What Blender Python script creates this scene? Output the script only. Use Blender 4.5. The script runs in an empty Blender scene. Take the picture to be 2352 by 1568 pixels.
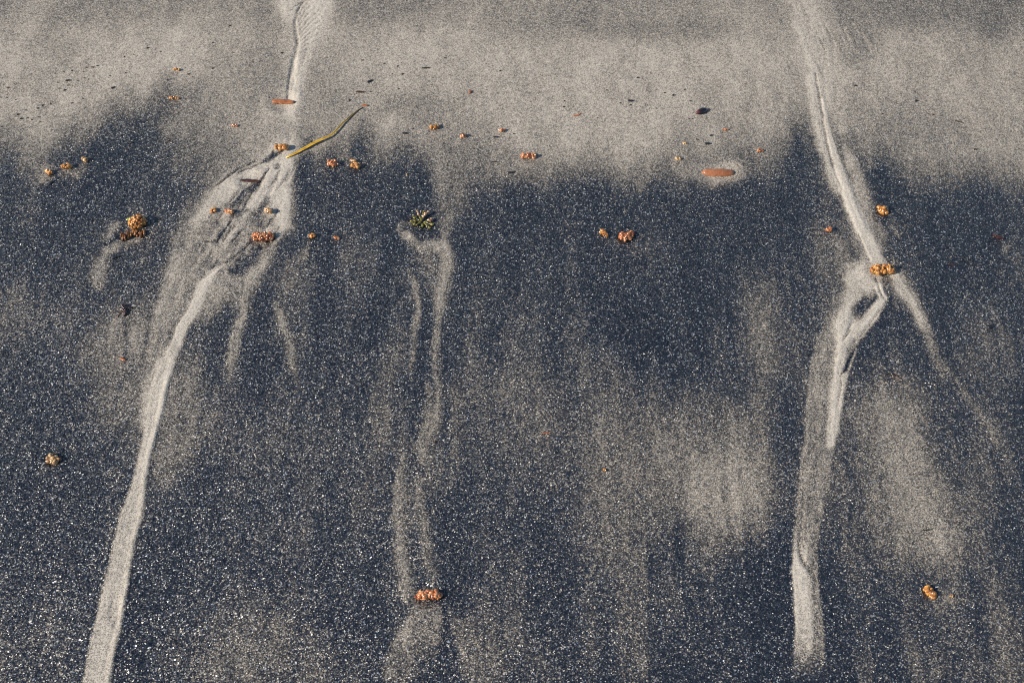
import bpy, bmesh, math, random
import numpy as np
from mathutils import Vector, Matrix, noise as mnoise

# ------------------------------------------------------------------ camera, sky, sun, exposure
sc = bpy.context.scene
C = sc.collection
R = math.radians
DEP, DIST, HFOV = R(52), 1.10, R(40)
camd = bpy.data.cameras.new('camera'); cam = bpy.data.objects.new('camera', camd); C.objects.link(cam)
cam.location = (0, -DIST*math.cos(DEP), DIST*math.sin(DEP))
cam.rotation_euler = (R(90)-DEP, 0, 0)
camd.sensor_width = 36; camd.lens = 18/math.tan(HFOV/2)
camd.clip_start = 0.02; camd.clip_end = 500
camd.dof.use_dof = True; camd.dof.focus_distance = 1.06; camd.dof.aperture_fstop = 20
sc.camera = cam

SUN_EL, SUN_AZ = 29, (-1.0, -0.30)          # the sun stands low on the left, a little behind the viewer
w = bpy.data.worlds.new('World'); sc.world = w; w.use_nodes = True
nt = w.node_tree; nt.nodes.clear()
sky = nt.nodes.new('ShaderNodeTexSky'); sky.sky_type = 'NISHITA'; sky.sun_disc = False
sky.sun_elevation = R(SUN_EL); sky.sun_rotation = math.atan2(SUN_AZ[0], SUN_AZ[1])
sky.air_density = 1.0; sky.dust_density = 0.4
bg = nt.nodes.new('ShaderNodeBackground'); bg.inputs['Strength'].default_value = 0.085
wo = nt.nodes.new('ShaderNodeOutputWorld')
nt.links.new(sky.outputs[0], bg.inputs[0]); nt.links.new(bg.outputs[0], wo.inputs[0])
sd = bpy.data.lights.new('sun', 'SUN'); sd.energy = 5.0; sd.angle = R(0.5); sd.color = (1.0, 0.90, 0.765)
so = bpy.data.objects.new('sun', sd); C.objects.link(so)
ah = Vector((SUN_AZ[0], SUN_AZ[1], 0)).normalized()
sdir = Vector((ah.x*math.cos(R(SUN_EL)), ah.y*math.cos(R(SUN_EL)), math.sin(R(SUN_EL))))
so.rotation_euler = sdir.to_track_quat('Z', 'Y').to_euler()
sc.view_settings.view_transform = 'Standard'; sc.view_settings.look = 'None'
sc.view_settings.gamma = 1.0; sc.view_settings.exposure = 0.42
sc.render.filter_size = 0.9; sc.cycles.filter_width = 1.1; sc.cycles.use_denoising = False

# ------------------------------------------------------------------ where a spot of the beach lies
# layout plan: the beach surveyed on a 2352 x 1568 chart; chart -> ground metres and back
W, H = 2352.0, 1568.0
F = (W/2)/math.tan(HFOV/2)
CP = np.array(cam.location); sD, cD = math.sin(DEP), math.cos(DEP)
def g(px, py):
    a, b = (px-W/2)/F, -(py-H/2)/F
    d = (a, cD + b*sD, -sD + b*cD)
    t = CP[2]/(-d[2])
    return (CP[0]+a*t, CP[1]+d[1]*t)
def chart(X, Y):
    dy, dz = Y-CP[1], -CP[2]
    dep = dy*cD - dz*sD
    up = dy*sD + dz*cD
    dep = np.maximum(dep, 0.05)
    return W/2 + F*X/dep, H/2 - F*up/dep
def mpp(px, py):                                   # metres per chart unit, across
    x, y = g(px, py)
    return ((y-CP[1])*cD + CP[2]*sD)/F
def T(x0, y0, pts, k=0.2802):
    return [(x0*0.9408+p[0]*k, y0*0.9408+p[1]*k) + tuple(q*k for q in p[2:]) for p in pts]

# ------------------------------------------------------------------ the beach sheet
def hashn(ix, iy, s):
    v = (ix.astype(np.int64)*374761393 + iy.astype(np.int64)*668265263 + s*2147483647) & 0xffffffff
    v = ((v ^ (v >> 13))*1274126177) & 0xffffffff
    v = ((v ^ (v >> 16))*2246822519) & 0xffffffff
    return ((v ^ (v >> 15)) & 0xffffff)/float(0xffffff)
def vn(x, y, s=0):
    ix, iy = np.floor(x), np.floor(y); fx, fy = x-ix, y-iy
    fx = fx*fx*(3-2*fx); fy = fy*fy*(3-2*fy)
    a, b = hashn(ix, iy, s), hashn(ix+1, iy, s); c, d = hashn(ix, iy+1, s), hashn(ix+1, iy+1, s)
    return (a+(b-a)*fx)+((c+(d-c)*fx)-(a+(b-a)*fx))*fy
def fbm(x, y, s=0, o=4, r=0.55):
    t, a, n = 0, 1.0, 0
    for i in range(o):
        t = t + a*vn(x*2**i+17.3*i, y*2**i-9.1*i, s+i); n += a; a *= r
    return t/n - 0.5

def axis(lo, hi, st, far):
    core = np.arange(lo, hi+st/2, st)
    out = []; d = st; p = 0
    while p < far:
        d *= 1.22; p += d; out.append(p)
    out = np.array(out)
    return np.concatenate([lo-out[::-1], core, hi+out])
xs = axis(-0.60, 0.60, 0.00105, 60); ys = axis(-0.36, 0.56, 0.00115, 60)
X, Y = np.meshgrid(xs, ys)
U, V = chart(X, Y)
# ragged edges: currents never draw a clean line
wu = fbm(X*130, Y*70, 3)*13 + fbm(X*420, Y*260, 5, 2)*5; wv = fbm(X*110, Y*60, 4)*22 + fbm(X*380, Y*200, 6, 2)*8
U2 = U+wu; V2 = V+wv
def sstep(a, b, x):
    t = np.clip((x-a)/(b-a+1e-9), 0, 1); return t*t*(3-2*t)

streak = fbm(X*60, Y*11, 21, 5)                  # down-slope streaking
blot = fbm(X*14, Y*7, 31, 4)
fine_st = fbm(X*170, Y*14, 25, 4)
L = np.full(X.shape, 0.095) + 0.34*streak + 0.26*blot + .20*fine_st
Hh = 0.0016*fbm(X*9, Y*5, 41, 3) + 0.00045*fbm(X*60, Y*25, 43, 3)
# pale upper beach and its ragged lower margin
ex = [-400,0,60,130,200,260,330,400,460,520,600,700,760,800,900,980,1030,1070,1100,1150,1200,1300,1350,1400,1450,1500,1560,1600,1700,1760,1800,1850,1900,1990,2050,2100,2200,2300,2352,2800]
ey = [330,350,355,335,300,268,250,238,262,330,345,330,335,312,335,335,375,385,372,385,392,405,402,405,402,382,366,372,376,350,315,285,300,340,365,385,398,400,405,410]
edge = np.interp(U2, ex, ey) + fbm(X*90, Y*7, 51, 4)*110 + fbm(X*30, Y*4, 57, 3)*60
top = 1-sstep(-85, 80, V2-edge)
tv = 0.60 + 0.13*fbm(X*22, Y*9, 61, 4) + 0.22*fbm(X*80, Y*30, 62, 4) - 0.15*(1-sstep(-40, 120, V)) - 0.06*sstep(1500, 2350, U) - .10*sstep(1900, 2400, U)*(1-sstep(0, 200, V))  # darkening toward top and top right stands in for sky reflection and vignette
L = L*(1-top) + tv*top

def paint(v, target, op, dh=0.0, sl=None):
    global L
    if sl is None: sl = (slice(None), slice(None))
    L[sl] = L[sl]*(1-v*op) + target*v*op
    if dh: Hh[sl] += (.40 if dh > 0 else .55)*dh*v
def box(pts, m):
    # index window of the sheet that can hold these chart points
    x0, x1 = min(p[0] for p in pts)-m, max(p[0] for p in pts)+m
    y0, y1 = min(p[1] for p in pts)-m, max(p[1] for p in pts)+m
    c = [g(x, max(y, -400)) for x in (x0, x1) for y in (y0, min(y1, 2100))]
    i0 = np.searchsorted(xs, min(q[0] for q in c)); i1 = np.searchsorted(xs, max(q[0] for q in c))
    j0 = np.searchsorted(ys, min(q[1] for q in c)); j1 = np.searchsorted(ys, max(q[1] for q in c))
    return (slice(max(j0-1, 0), j1+1), slice(max(i0-1, 0), i1+1))
LATER = []
def S(pts, target, op=1.0, soft=0.6, dh=0.0, fade=None, crisp=False, now=False):
    if crisp and not now: LATER.append((S, (pts, target, op, soft, dh, fade, True, True), {})); return
    return S_(pts, target, op, soft, dh, fade, crisp)
def S_(pts, target, op, soft, dh, fade, crisp):
    """a rill or smear of sand along a line; each point x, y, half width"""
    m = max(p[2] for p in pts)*(1+soft)+30
    sl = box(pts, m)
    u, v_ = (U[sl]+wu[sl]*0.35, V[sl]+wv[sl]*0.3) if crisp else (U2[sl], V2[sl])
    if u.size == 0: return
    best = np.full(u.shape, 1e9); bt = np.zeros(u.shape); lat = np.zeros(u.shape); run = np.zeros(u.shape); acc = 0.0
    n = len(pts)
    if n == 1: pts = [pts[0], (pts[0][0]+.01, pts[0][1], pts[0][2])]; n = 2
    for i in range(n-1):
        ax, ay, aw = pts[i]; bx, by, bw = pts[i+1]
        dx, dy = bx-ax, by-ay; l2 = dx*dx+dy*dy+1e-9
        t = np.clip(((u-ax)*dx+(v_-ay)*dy)/l2, 0, 1)
        d = np.hypot(u-ax-t*dx, v_-ay-t*dy)/(aw+(bw-aw)*t+1e-6)
        k = d < best; best[k] = d[k]; bt[k] = ((i+t)/(n-1))[k]; l_ = math.sqrt(l2)
        lat[k] = (((u-ax)*dy-(v_-ay)*dx)/l_)[k]; run[k] = (acc+t*l_)[k]; acc += l_
    v = 1-sstep(1-soft, 1+soft, best)
    if fade: v = v*np.interp(bt, [f[0] for f in fade], [f[1] for f in fade])
    wm = max(p[2] for p in pts)
    if wm > 7 and target > .45:                      # the water combs the sand along its run
        sd_ = int(abs(pts[0][0]*3+pts[0][1]*7)) % 997
        st = (vn(lat/3.2+sd_, run/95, sd_)-.5)*.65+(vn(lat/1.5, run/45, sd_+1)-.5)*.35
        paint(v, target, op, dh, sl)
        L[sl] += v*op*st*.30; Hh[sl] += v*st*.00034
        return
    paint(v, target, op, dh, sl)
def B(*a, **k): LATER.append((B_, a, k))
def B_(rows, target, op=1.0, sl_=10, sr_=4, dh=0.0, fade=None, ridge=0.0):
    """a band of sand between two banks; rows x-left y x-right"""
    yy = [r[0] for r in rows]
    sl = box([(r[1], r[0]) for r in rows]+[(r[2], r[0]) for r in rows], 40)
    u, v_ = U[sl]+wu[sl]*0.4, V[sl]+wv[sl]*0.3
    xl = np.interp(v_, yy, [r[1] for r in rows]); xr = np.interp(v_, yy, [r[2] for r in rows])
    a = sstep(-sl_, sl_, u-xl)*(1-sstep(-sr_, sr_, u-xr))*sstep(yy[0]-12, yy[0]+12, v_)*(1-sstep(yy[-1]-12, yy[-1]+12, v_))
    if fade: a = a*np.interp(v_, [f[0] for f in fade], [f[1] for f in fade])
    paint(a, target, op, dh, sl)
    st = (vn((u-xl)/3.4, v_/110, 91)-.5)*.65+(vn((u-xl)/1.6, v_/50, 92)-.5)*.35
    L[sl] += a*op*st*.26; Hh[sl] += a*st*.0003
    if ridge: Hh[sl] += .5*ridge*np.exp(-((u-xr+6)/7.0)**2)*a
def E(x, y, rx, ry, target, op, soft=0.5):
    sl = box([(x, y)], max(rx, ry)*1.7+30)
    d = np.hypot((U2[sl]-x)/rx, (V2[sl]-y)/ry)
    paint((1-sstep(1-soft, 1+soft, d))*np.clip(.97+1.3*streak[sl]+1.0*blot[sl]+1.2*fine_st[sl], 0, 1.1), target, op, 0, sl)

f0, f1, f2, f3 = (0, 600, 1200, 1800)
# --- broad washes of grey and pale sand
for e in [(1560,1080,250,190,.30,.8),(1645,1090,130,130,.52,.8),(1680,1130,95,90,.70,.75),(1590,980,50,70,.40,.6),(1400,1060,130,190,.36,.8),(1350,1250,60,200,.30,.7),(1755,830,45,180,.34,.8),(1710,740,40,100,.28,.6),(1580,1330,60,120,.3,.6),
          (2090,1090,150,230,.36,.85),(2080,1050,90,130,.50,.7),(2140,1190,80,110,.50,.7),(2020,940,60,80,.42,.6),(2000,1250,60,120,.28,.6),(300,850,110,130,.34,.8),(230,900,60,120,.30,.6),(420,960,90,200,.34,.7),(1400,880,150,70,.20,.7),(1480,1300,70,150,.28,.8),
          (1450,1450,70,120,.26,.7),(50,715,70,60,.27,.8),(150,1430,80,120,.22,.7),(60,1530,120,80,.24,.7),(560,1480,110,120,.30,.8),
          (640,1540,160,70,.28,.7),(430,1500,60,80,.22,.7),(690,650,55,60,.34,.8),(700,1000,150,100,.19,.6),(560,1050,60,170,.22,.6),
          (700,760,90,90,.20,.6),(1170,1000,70,120,.24,.7),(1150,1300,70,150,.22,.7),(1160,1500,110,90,.27,.7),(900,1180,70,80,.20,.6),
          (2230,1080,60,120,.22,.6),(2250,900,90,60,.17,.6),(1800,930,30,140,.06,.8),(1810,1250,32,260,.05,.8),(1290,1300,60,260,.07,.7),
          (2130,760,40,90,.04,.7),(2180,980,60,120,.05,.7),(2060,1380,120,80,.08,.6),(100,1000,140,200,.05,.8),(150,1250,120,150,.05,.7),
          (300,620,60,60,.05,.6),(1480,480,420,60,.05,.7),(2250,520,120,90,.05,.7),(240,430,120,50,.05,.7),(850,450,120,60,.06,.7),
          (420,1250,90,170,.07,.7),(1380,640,200,90,.06,.5),(2180,650,90,110,.05,.6),(1900,1480,60,60,.10,.7)]:
    E(*e, soft=.8)
# --- upper beach smudges of black sand
for x0, l in ((f1, [(1080,60,420,110,.36,.75),(250,-20,90,120,.34,.7),(80,95,90,45,.33,.6),(60,640,130,260,.42,.6),(560,700,90,200,.45,.6),(800,830,220,120,.42,.6),(1250,860,420,90,.42,.7),(1480,980,120,130,.34,.6)]),
              (f2, [(780,165,75,80,.24,.7),(480,180,430,120,.40,.7),(240,170,80,70,.32,.5),(1480,215,420,80,.36,.75),(1300,270,300,60,.42,.6),(1850,260,120,40,.36,.5),(1300,60,500,60,.46,.6),(2090,890,35,30,.30,.6)]),
              (f3, [(1700,60,700,120,.36,.7),(2060,180,120,160,.28,.8),(1350,120,300,110,.36,.6),(1000,330,170,120,.40,.6),(920,480,90,90,.42,.6),(920,840,120,120,.42,.6),(1150,950,320,90,.44,.6),(1350,1100,330,130,.34,.6),(1750,1080,250,120,.42,.6),(600,420,60,50,.5,.5)]),
              (f0, [(1700,1020,300,330,.42,.8),(1560,760,130,80,.33,.6),(1650,1300,350,160,.32,.7),(2200,60,200,180,.42,.7),(2250,600,160,260,.40,.7),(280,340,180,60,.50,.5),(1320,900,150,90,.25,.7),(1120,1060,200,130,.10,.7),(1450,1030,170,60,.44,.6),(1100,1300,250,150,.06,.6),(60,1290,70,90,.18,.7)])):
    for (x, y, rx, ry, t, o) in l:
        q = T(x0, 0, [(x, y)])[0]; E(q[0], q[1], rx*.2802, ry*.2802, t, o, soft=.9)

# --- left rill: plume, braids, long pale band
S(T(f1,0,[(470,-260,300),(480,0,230),(520,150,160),(490,350,95),(440,500,75),(405,650,60),(390,830,60)]), .74, .9, .45, .0004)
S(T(f1,0,[(640,-260,130),(620,0,95),(580,150,75),(500,320,50),(455,430,32),(440,600,32),(435,820,36)]), .92, .85, .6, .0007)
S(T(f1,0,[(360,-160,60),(350,0,50),(345,100,55),(370,170,30)]), .84, .7, .7, .0005)
S(T(f1,0,[(560,-80,7),(490,0,7),(420,90,8),(405,180,10),(408,270,12),(428,370,14),(405,470,16),(375,570,14),(352,690,10),(345,800,7)]), .46, .8, .7, -.0013, crisp=True)  # incised channel step; part of its shadow is painted in as darker sand
S(T(f1,0,[(395,480,22),(380,620,26),(372,800,26)]), .80, .6, .6, -.0008, crisp=True)
for i in range(11):                                # feathered drainage lines into the rill
    a = i/10.0
    x0_, y0_ = 425+40*a, 130+300*a
    x1_, y1_ = 470+150*math.sin(a*2.6)+20*a, 10+330*a*a+50*a
    S(T(f1,0,[(x0_, y0_, 3), ((x0_+x1_)/2-14, (y0_+y1_)/2-4, 4.5), (x1_, y1_, 2)]), .55, .75, .8, -.0009, crisp=True)
for i in range(5):
    S(T(f1,0,[(448+4*i,440+26*i,3),(500-8*i,395+30*i,5),(556-18*i,352+34*i,2)]), .58, .7, .8, -.0008, crisp=True)
S(T(f1,0,[(500,0,5),(420,40,7),(370,80,3)]), .5, .8, .8, -.0009, crisp=True)
S(T(f1,0,[(360,880,75),(350,1000,80),(345,1130,90),(330,1250,115)]), .80, .9, .45, .0004)
S(T(f1,0,[(330,890,40),(360,1050,45),(330,1180,45)]), .72, .5, .6, -.0006)
S(T(f1,0,[(215,830,20),(180,920,50),(120,1050,60),(50,1200,60)]), .66, .7, .6, .0002)
S([(655,300,30),(628,360,48),(596,415,72),(560,480,95),(515,560,105),(475,640,75),(450,690,45)], .55, .85, .45, .0002)
S(T(f0,400,[(2250,-60,55),(2150,50,55),(1950,140,60),(1820,220,65),(1720,330,60),(1660,410,50),(1560,560,50)]), .78, .9, .6, .0006)
S(T(f0,400,[(2300,-100,100),(2290,60,110),(2290,200,100),(2300,350,85),(2290,500,80),(2270,590,40)]), .80, .9, .5, .0004)
S(T(f0,400,[(2350,0,40),(2340,180,50),(2350,330,50),(2330,480,45)]), .92, .7, .7, .0004)
S(T(f0,400,[(2250,70,35),(2160,210,38),(2080,330,32),(2020,400,20)]), .90, .85, .6, .0006)
S(T(f0,400,[(1930,440,60),(1850,600,80),(1780,720,90),(1900,700,90)]), .62, .7, .6, .0002)
S(T(f0,400,[(2050,480,50),(1980,580,40),(1900,700,40)]), .66, .6, .7, .0004)
for p, t, o in (([(2090,170,40),(2010,230,38),(1950,290,36),(1890,360,18)], .12, .85), ([(2190,290,18),(2140,370,28),(2100,430,42),(2130,510,32)], .16, .85),
                ([(1880,480,10),(1820,560,16),(1775,650,12)], .12, .9), ([(1830,420,12),(1770,500,22),(1700,580,26)], .26, .7),
                ([(2130,690,32),(2060,780,52),(1970,850,62),(1900,880,30)], .10, .9), ([(1960,600,40),(1900,680,22),(1840,760,14)], .30, .7),
                ([(2030,380,12),(1960,420,18),(1900,440,14)], .2, .8), ([(2300,660,34),(2290,780,44),(2240,900,50)], .10, .8),
                ([(1560,540,60),(1500,640,40)], .34, .6), ([(2060,470,30),(2040,560,40)], .42, .5),
                ([(2080,600,20),(2070,650,20)], .2, .7)):
    S(T(f0,400,p), t, o, .8, -.0005, crisp=True)
for p in ([(2110,-30,5),(1950,50,8),(1860,120,7),(1760,190,4)], [(1990,385,5),(2060,250,6),(2150,120,5),(2210,40,4)], [(1640,668,5),(1665,635,6),(1720,638,6),(1750,650,5),(1770,620,4)],
          [(1870,790,6),(1790,850,9),(1680,930,7)], [(1780,640,6),(1830,560,7),(1900,470,5)], [(2060,640,6),(1980,720,8),(1880,800,6)],
          [(1830,640,4),(1880,560,6),(1940,500,4)], [(1900,640,4),(1960,570,6),(2020,520,4)], [(1990,300,4),(1930,400,6),(1900,440,4)]):
    S(T(f0,400,p), .12, .85, .7, -.0016, crisp=True)
for i in range(26):                                # small braid scars in the fan
    rr = random.Random(900+i)
    a = rr.random(); cx, cy = 470+190*rr.random(), 400+210*a
    cx = cx - (cy-400)*0.25 + 10
    ln = 10+22*rr.random()
    S([(cx+ln*.45, cy-ln*.7, 1.3), (cx+3, cy, 2.6+1.5*rr.random()), (cx-ln*.5, cy+ln*.8, 1.0)], rr.choice((.14,.2,.86,.8)), .6, .8, -.0007, crisp=True)
# twigs scar by the amber blade
S(T(f1,0,[(310,1230,12),(250,1270,16),(190,1310,22),(140,1330,10)]), .10, .9, .8, -.0012, crisp=True)
S(T(f1,0,[(230,1250,9),(215,1290,12)]), .08, .9, .8, -.001, crisp=True)
S(T(f1,0,[(250,1385,12),(262,1372,22)]), .30, .8, .8, -.0006, crisp=True)
S(T(f1,0,[(130,1340,5),(60,1370,7),(0,1390,6),(-60,1420,5)]), .2, .85, .7, -.0014, crisp=True)
S(T(f0,400,[(1480,600,40),(1440,740,48),(1400,870,52),(1380,1000,50),(1350,1100,48),(1320,1200,48),(1300,1320,46),(1270,1450,46),(1240,1600,46)]), .74, .9, .6, .0006, fade=[(0,.7),(.3,1),(.75,.85),(1,0)])
S(T(f0,400,[(1560,700,100),(1500,880,80),(1440,1080,80),(1400,1300,70)]), .50, .8, .6, 0)
S(T(f0,400,[(1840,815,8),(1780,860,20),(1720,920,34),(1660,1020,45),(1620,1120,46),(1580,1220,46),(1492,1340,46),(1450,1460,46),(1405,1568,44)]), .90, .95, .45, .0010, crisp=True)
S(T(f0,800,[(1300,40,70),(1260,250,70),(1230,450,50),(1200,620,30)]), .55, .8, .8)
S(T(f0,800,[(1570,330,60),(1520,500,90),(1490,700,130),(1470,900,140),(1400,1100,110),(1330,1260,60)]), .38, .7, 1.0)
S(T(f0,800,[(1640,60,20),(1580,160,22),(1560,300,20)]), .16, .6, .8)
band = [(y, l, r) for (l, y, r) in []]
rows = [(790,404,424)] + [(800*.9408+y*.2802, l*.2802, r*.2802) for (y,l,r) in ((120,1400,1500),(270,1330,1440),(420,1255,1402),(540,1220,1370),(680,1200,1340),(820,1185,1300),(950,1165,1265),(1080,1130,1235),(1200,1100,1212),(1320,1065,1195))]
rows += [(1200*.9408+y*.2802, l*.2802, r*.2802) for (y,l,r) in ((0,1050,1196),(200,985,1178),(420,930,1110),(700,868,1068),(1000,800,1020),(1250,735,960),(1568,682,908),(2000,600,820),(3000,420,640))]
B([(r_[0], r_[1]-14, r_[2]) for r_ in rows[:7]], .66, .8, 12, 3)
B(rows, .74, .95, 5, 3, .0011, ridge=.0009, fade=[(800,0),(870,1)])
B([(a_, c_-(c_-b_)*.45, c_-1) for (a_, b_, c_) in rows[:10]], .92, .8, 8, 3, .0003, fade=[(800,0),(860,1),(1050,.8),(1130,0)])
S(T(f0,800,[(1225,700,8),(1210,780,16),(1190,860,10)]), .4, .6, .8, -.0003)
S(T(f0,1200,[(985,100,14),(940,250,26),(880,450,22),(830,620,10)]), .33, .7, .8)
S(T(f0,1200,[(960,860,18),(930,1000,30),(945,1100,22)]), .55, .6, .8, -.0004)
for k in range(5):
    S(T(f0,1200,[(1010-22*k,780+10*k,4),(975-16*k,960,6),(950-14*k,1120,3)]), .5, .5, .8, -.0006, crisp=True)
S([(700,352,5),(740,336,6),(775,312,6),(790,296,6),(812,270,5),(832,254,4)], .62, .8, .8, .0003)
S([(742,308,3),(762,296,3),(785,272,3),(812,252,3)], .60, .6, .8)
# --- lesser streaks, left half
S(T(f0,400,[(2070,840,14),(2030,950,30),(2010,1100,36),(1990,1250,36),(1950,1350,36),(1920,1460,36),(1905,1600,34),(1890,1750,28),(1880,1850,20)]), .66, .9, .6, .0007, fade=[(0,.6),(.15,1),(.7,.9),(1,.1)])
S(T(f0,400,[(2150,830,30),(2110,930,40),(2080,1000,30)]), .40, .7, .8)
S(T(f1,400,[(215,1090,16),(255,1160,24),(290,1280,30),(335,1400,30),(365,1500,30),(385,1640,28),(410,1740,26),(435,1880,24)]), .62, .9, .7, .0006, fade=[(0,.3),(.2,1),(.7,.8),(1,.2)])
S(T(f1,400,[(380,840,70),(340,1000,90)]), .34, .7, .9)
S(T(f1,400,[(530,635,10),(505,690,24),(470,760,34)]), .6, .8, .8)
S(T(f1,400,[(640,640,8),(660,690,16)]), .4, .6, .8)
S(T(f1,400,[(230,650,26),(200,720,40),(160,820,45),(90,900,60),(20,960,30)]), .62, .85, .8, .0003)
S(T(f0,400,[(970,490,22),(900,540,30),(850,600,26)]), .58, .8, .9)
S(T(f0,400,[(1120,620,30),(1030,640,55),(930,670,46),(860,730,40),(830,820,60),(800,920,60),(830,980,40)]), .56, .85, .8, .0005)
S(T(f0,400,[(970,595,16),(920,625,12),(860,660,7)]), .04, .95, .7, -.0012, crisp=True)
S(T(f0,400,[(960,1270,34),(930,1350,60),(910,1450,70),(900,1568,90)]), .56, .85, .9)
S(T(f0,400,[(1110,1230,24),(1150,1310,34),(1130,1430,60),(1100,1560,70)]), .50, .85, .8)
S(T(f0,400,[(1020,1290,16),(1035,1420,18),(1040,1568,24)]), .08, .8, .8)
S(T(f0,800,[(850,230,150),(870,520,120),(900,700,80)]), .27, .8, .9)
S(T(f0,800,[(1200,0,14),(1180,150,20),(1180,300,20)]), .08, .7, .8)
S(T(f0,800,[(380,1130,14),(340,1180,26),(320,1240,16)]), .3, .6, .8)
S(T(f0,0,[(400,1370,34),(360,1450,50)]), .6, .7, .9); S(T(f0,0,[(560,1400,50),(640,1430,24)]), .6, .75, .9); S(T(f0,0,[(690,1370,40)]), .46, .7, .9)
# --- middle streaks
S(T(f1,0,[(1600,900,60),(1640,1100,90),(1650,1300,100),(1620,1500,70)]), .52, .85, .7)
S(T(f1,400,[(1650,-60,90),(1640,60,70),(1600,170,45),(1600,330,50),(1650,430,70),(1640,540,60),(1620,600,40)]), .42, .8, .7)
S(T(f1,400,[(1850,-40,260),(1800,120,180),(1750,300,110)]), .33, .7, .9)
S(T(f2,0,[(350,1350,100),(180,1340,60),(60,1420,60)]), .46, .7, .9); S(T(f2,0,[(1240,1340,50),(1240,1440,46),(1215,1540,24)]), .40, .8, .9)
S(T(f2,0,[(1600,1220,160)]), .42, .5, .9)
S(T(f1,400,[(1250,560,18),(1285,500,26),(1350,492,18)]), .50, .85, .8, .0004)
S(T(f1,400,[(1370,560,30),(1460,600,38),(1560,600,40)]), .05, .85, .7, -.0004)
S(T(f1,400,[(1290,610,26),(1335,598,34),(1370,640,36),(1450,670,46),(1530,670,52),(1600,680,50),(1640,760,54),(1645,860,48),(1625,960,48),(1605,1060,46),(1600,1180,42),(1575,1300,30),(1562,1450,27),(1562,1600,28),(1570,1750,27),(1582,1850,22),(1595,1960,20),(1600,2060,18)]), .66, .9, .6, .0007, fade=[(0,1),(.7,.95),(1,.3)])
S(T(f1,400,[(1300,615,14),(1340,600,26)]), .85, .7, .8)
S(T(f1,400,[(1430,740,90),(1510,840,70),(1520,1000,50)]), .36, .7, .9)
S(T(f1,400,[(1345,870,8),(1365,920,16),(1390,990,24),(1408,1090,25),(1414,1190,25),(1400,1300,28),(1382,1400,27),(1372,1560,22),(1362,1720,16),(1355,1860,9)]), .60, .9, .7, .0007, fade=[(0,.6),(.2,1),(.7,.8),(1,.3)])
S(T(f1,800,[(1590,500,26),(1580,650,44),(1560,760,40)]), .42, .8, .9)
S(T(f1,800,[(1490,430,14),(1505,560,28),(1485,720,34),(1450,860,34),(1400,980,40)]), .46, .8, .8, .0004)
S(T(f1,800,[(1645,330,14),(1650,480,34),(1662,640,44),(1660,820,46),(1640,960,46)]), .03, .9, .6)
S(T(f1,800,[(1510,830,22),(1490,920,22)]), .06, .7, .8)
S(T(f1,800,[(1690,400,8),(1720,540,16),(1750,760,36)]), .34, .7, .8)
S(T(f1,800,[(1560,900,36),(1540,1100,50),(1500,1300,60)]), .26, .7, .9)
S(T(f1,800,[(1262,1200,18),(1255,1350,40),(1250,1500,50),(1250,1700,45),(1252,1830,38),(1275,1990,38),(1300,2140,46),(1335,2250,40)]), .46, .9, .8, .0005)
S(T(f1,800,[(1425,1250,24),(1420,1450,36),(1440,1600,40),(1490,1770,50),(1520,1950,50)]), .38, .8, .8)
for p_, t_, o_ in (([(1000,850,5),(1008,900,7),(1006,950,9),(985,1000,10),(970,1060,10)], .5, .8), ([(928,1040,5),(920,1110,9),(914,1190,10),(920,1270,10),(932,1330,11),(950,1365,9)], .52, .85),
                   ([(962,1100,6),(968,1180,9),(978,1260,10),(996,1330,9)], .42, .8), ([(1030,880,4),(1046,960,8),(1042,1040,10)], .36, .7),
                   ([(962,1392,5),(945,1440,12),(925,1490,18),(905,1540,20)], .62, .85), ([(1003,1392,4),(1006,1430,8),(1000,1470,10)], .52, .8),
                   ([(980,1400,16),(975,1450,24),(955,1510,34)], .38, .8), ([(1035,1400,6),(1055,1450,18),(1085,1520,36)], .38, .8)):
    S(p_, t_, o_, .9, .0006)
S(T(f1,1200,[(1640,200,60),(1660,400,70)]), .06, .7, .9); S(T(f1,1200,[(1200,250,18),(1225,520,22),(1255,700,20)]), .05, .6, .8)
S(T(f1,1200,[(1480,940,50),(1470,1090,85),(1390,1260,110),(1290,1450,120)]), .31, .8, .9)
S(T(f1,1200,[(1412,905,14),(1392,980,28),(1345,1090,38),(1285,1190,44)]), .58, .85, .8, .0005)
S(T(f1,1200,[(1566,905,8),(1578,1000,15),(1560,1110,22)]), .46, .8, .8)
S(T(f1,1200,[(1660,930,14),(1700,1050,30),(1800,1200,110),(1900,1420,160)]), .30, .8, .9)
S(T(f1,1200,[(1690,1180,22),(1690,1300,32),(1720,1500,44),(1740,1700,50)]), .05, .85, .8); S(T(f1,1200,[(1480,1400,90)]), .08, .6, .9)
# --- right rill
S(T(f3,0,[(520,-260,240),(540,0,160),(600,180,150),(640,350,130),(690,560,110),(720,760,75)]), .70, .8, .8, .0003)
S(T(f3,0,[(470,180,14),(540,330,16),(620,500,26),(650,640,30)]), .86, .6, .8, .0003)
for i in range(14):
    x = 640+34*i; yy = 300+30*math.sin(i*1.7)
    S(T(f3,0,[(x-40,yy-90,3),(x+10,yy,7),(x+50,yy+110,3)]), .34 if i%2 else .72, .5, .8, -.0004, crisp=True)
S(T(f3,0,[(580,380,6),(640,500,9),(720,650,10)]), .42, .6, .8, -.0004)
S(T(f3,0,[(780,460,50),(820,700,55),(830,900,50),(860,1050,45)]), .66, .7, .8)
S(T(f3,0,[(600,620,30),(625,800,36),(655,1000,46),(700,1180,46),(760,1370,44),(835,1568,40)]), .86, .85, .6, .0007)
S(T(f3,0,[(870,1180,24),(920,1290,48),(965,1420,58),(1000,1568,62)]+[(1030,1700,60),(1060,1800,50),(1090,1900,40)]), .66, .9, .6, .0003)
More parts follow.
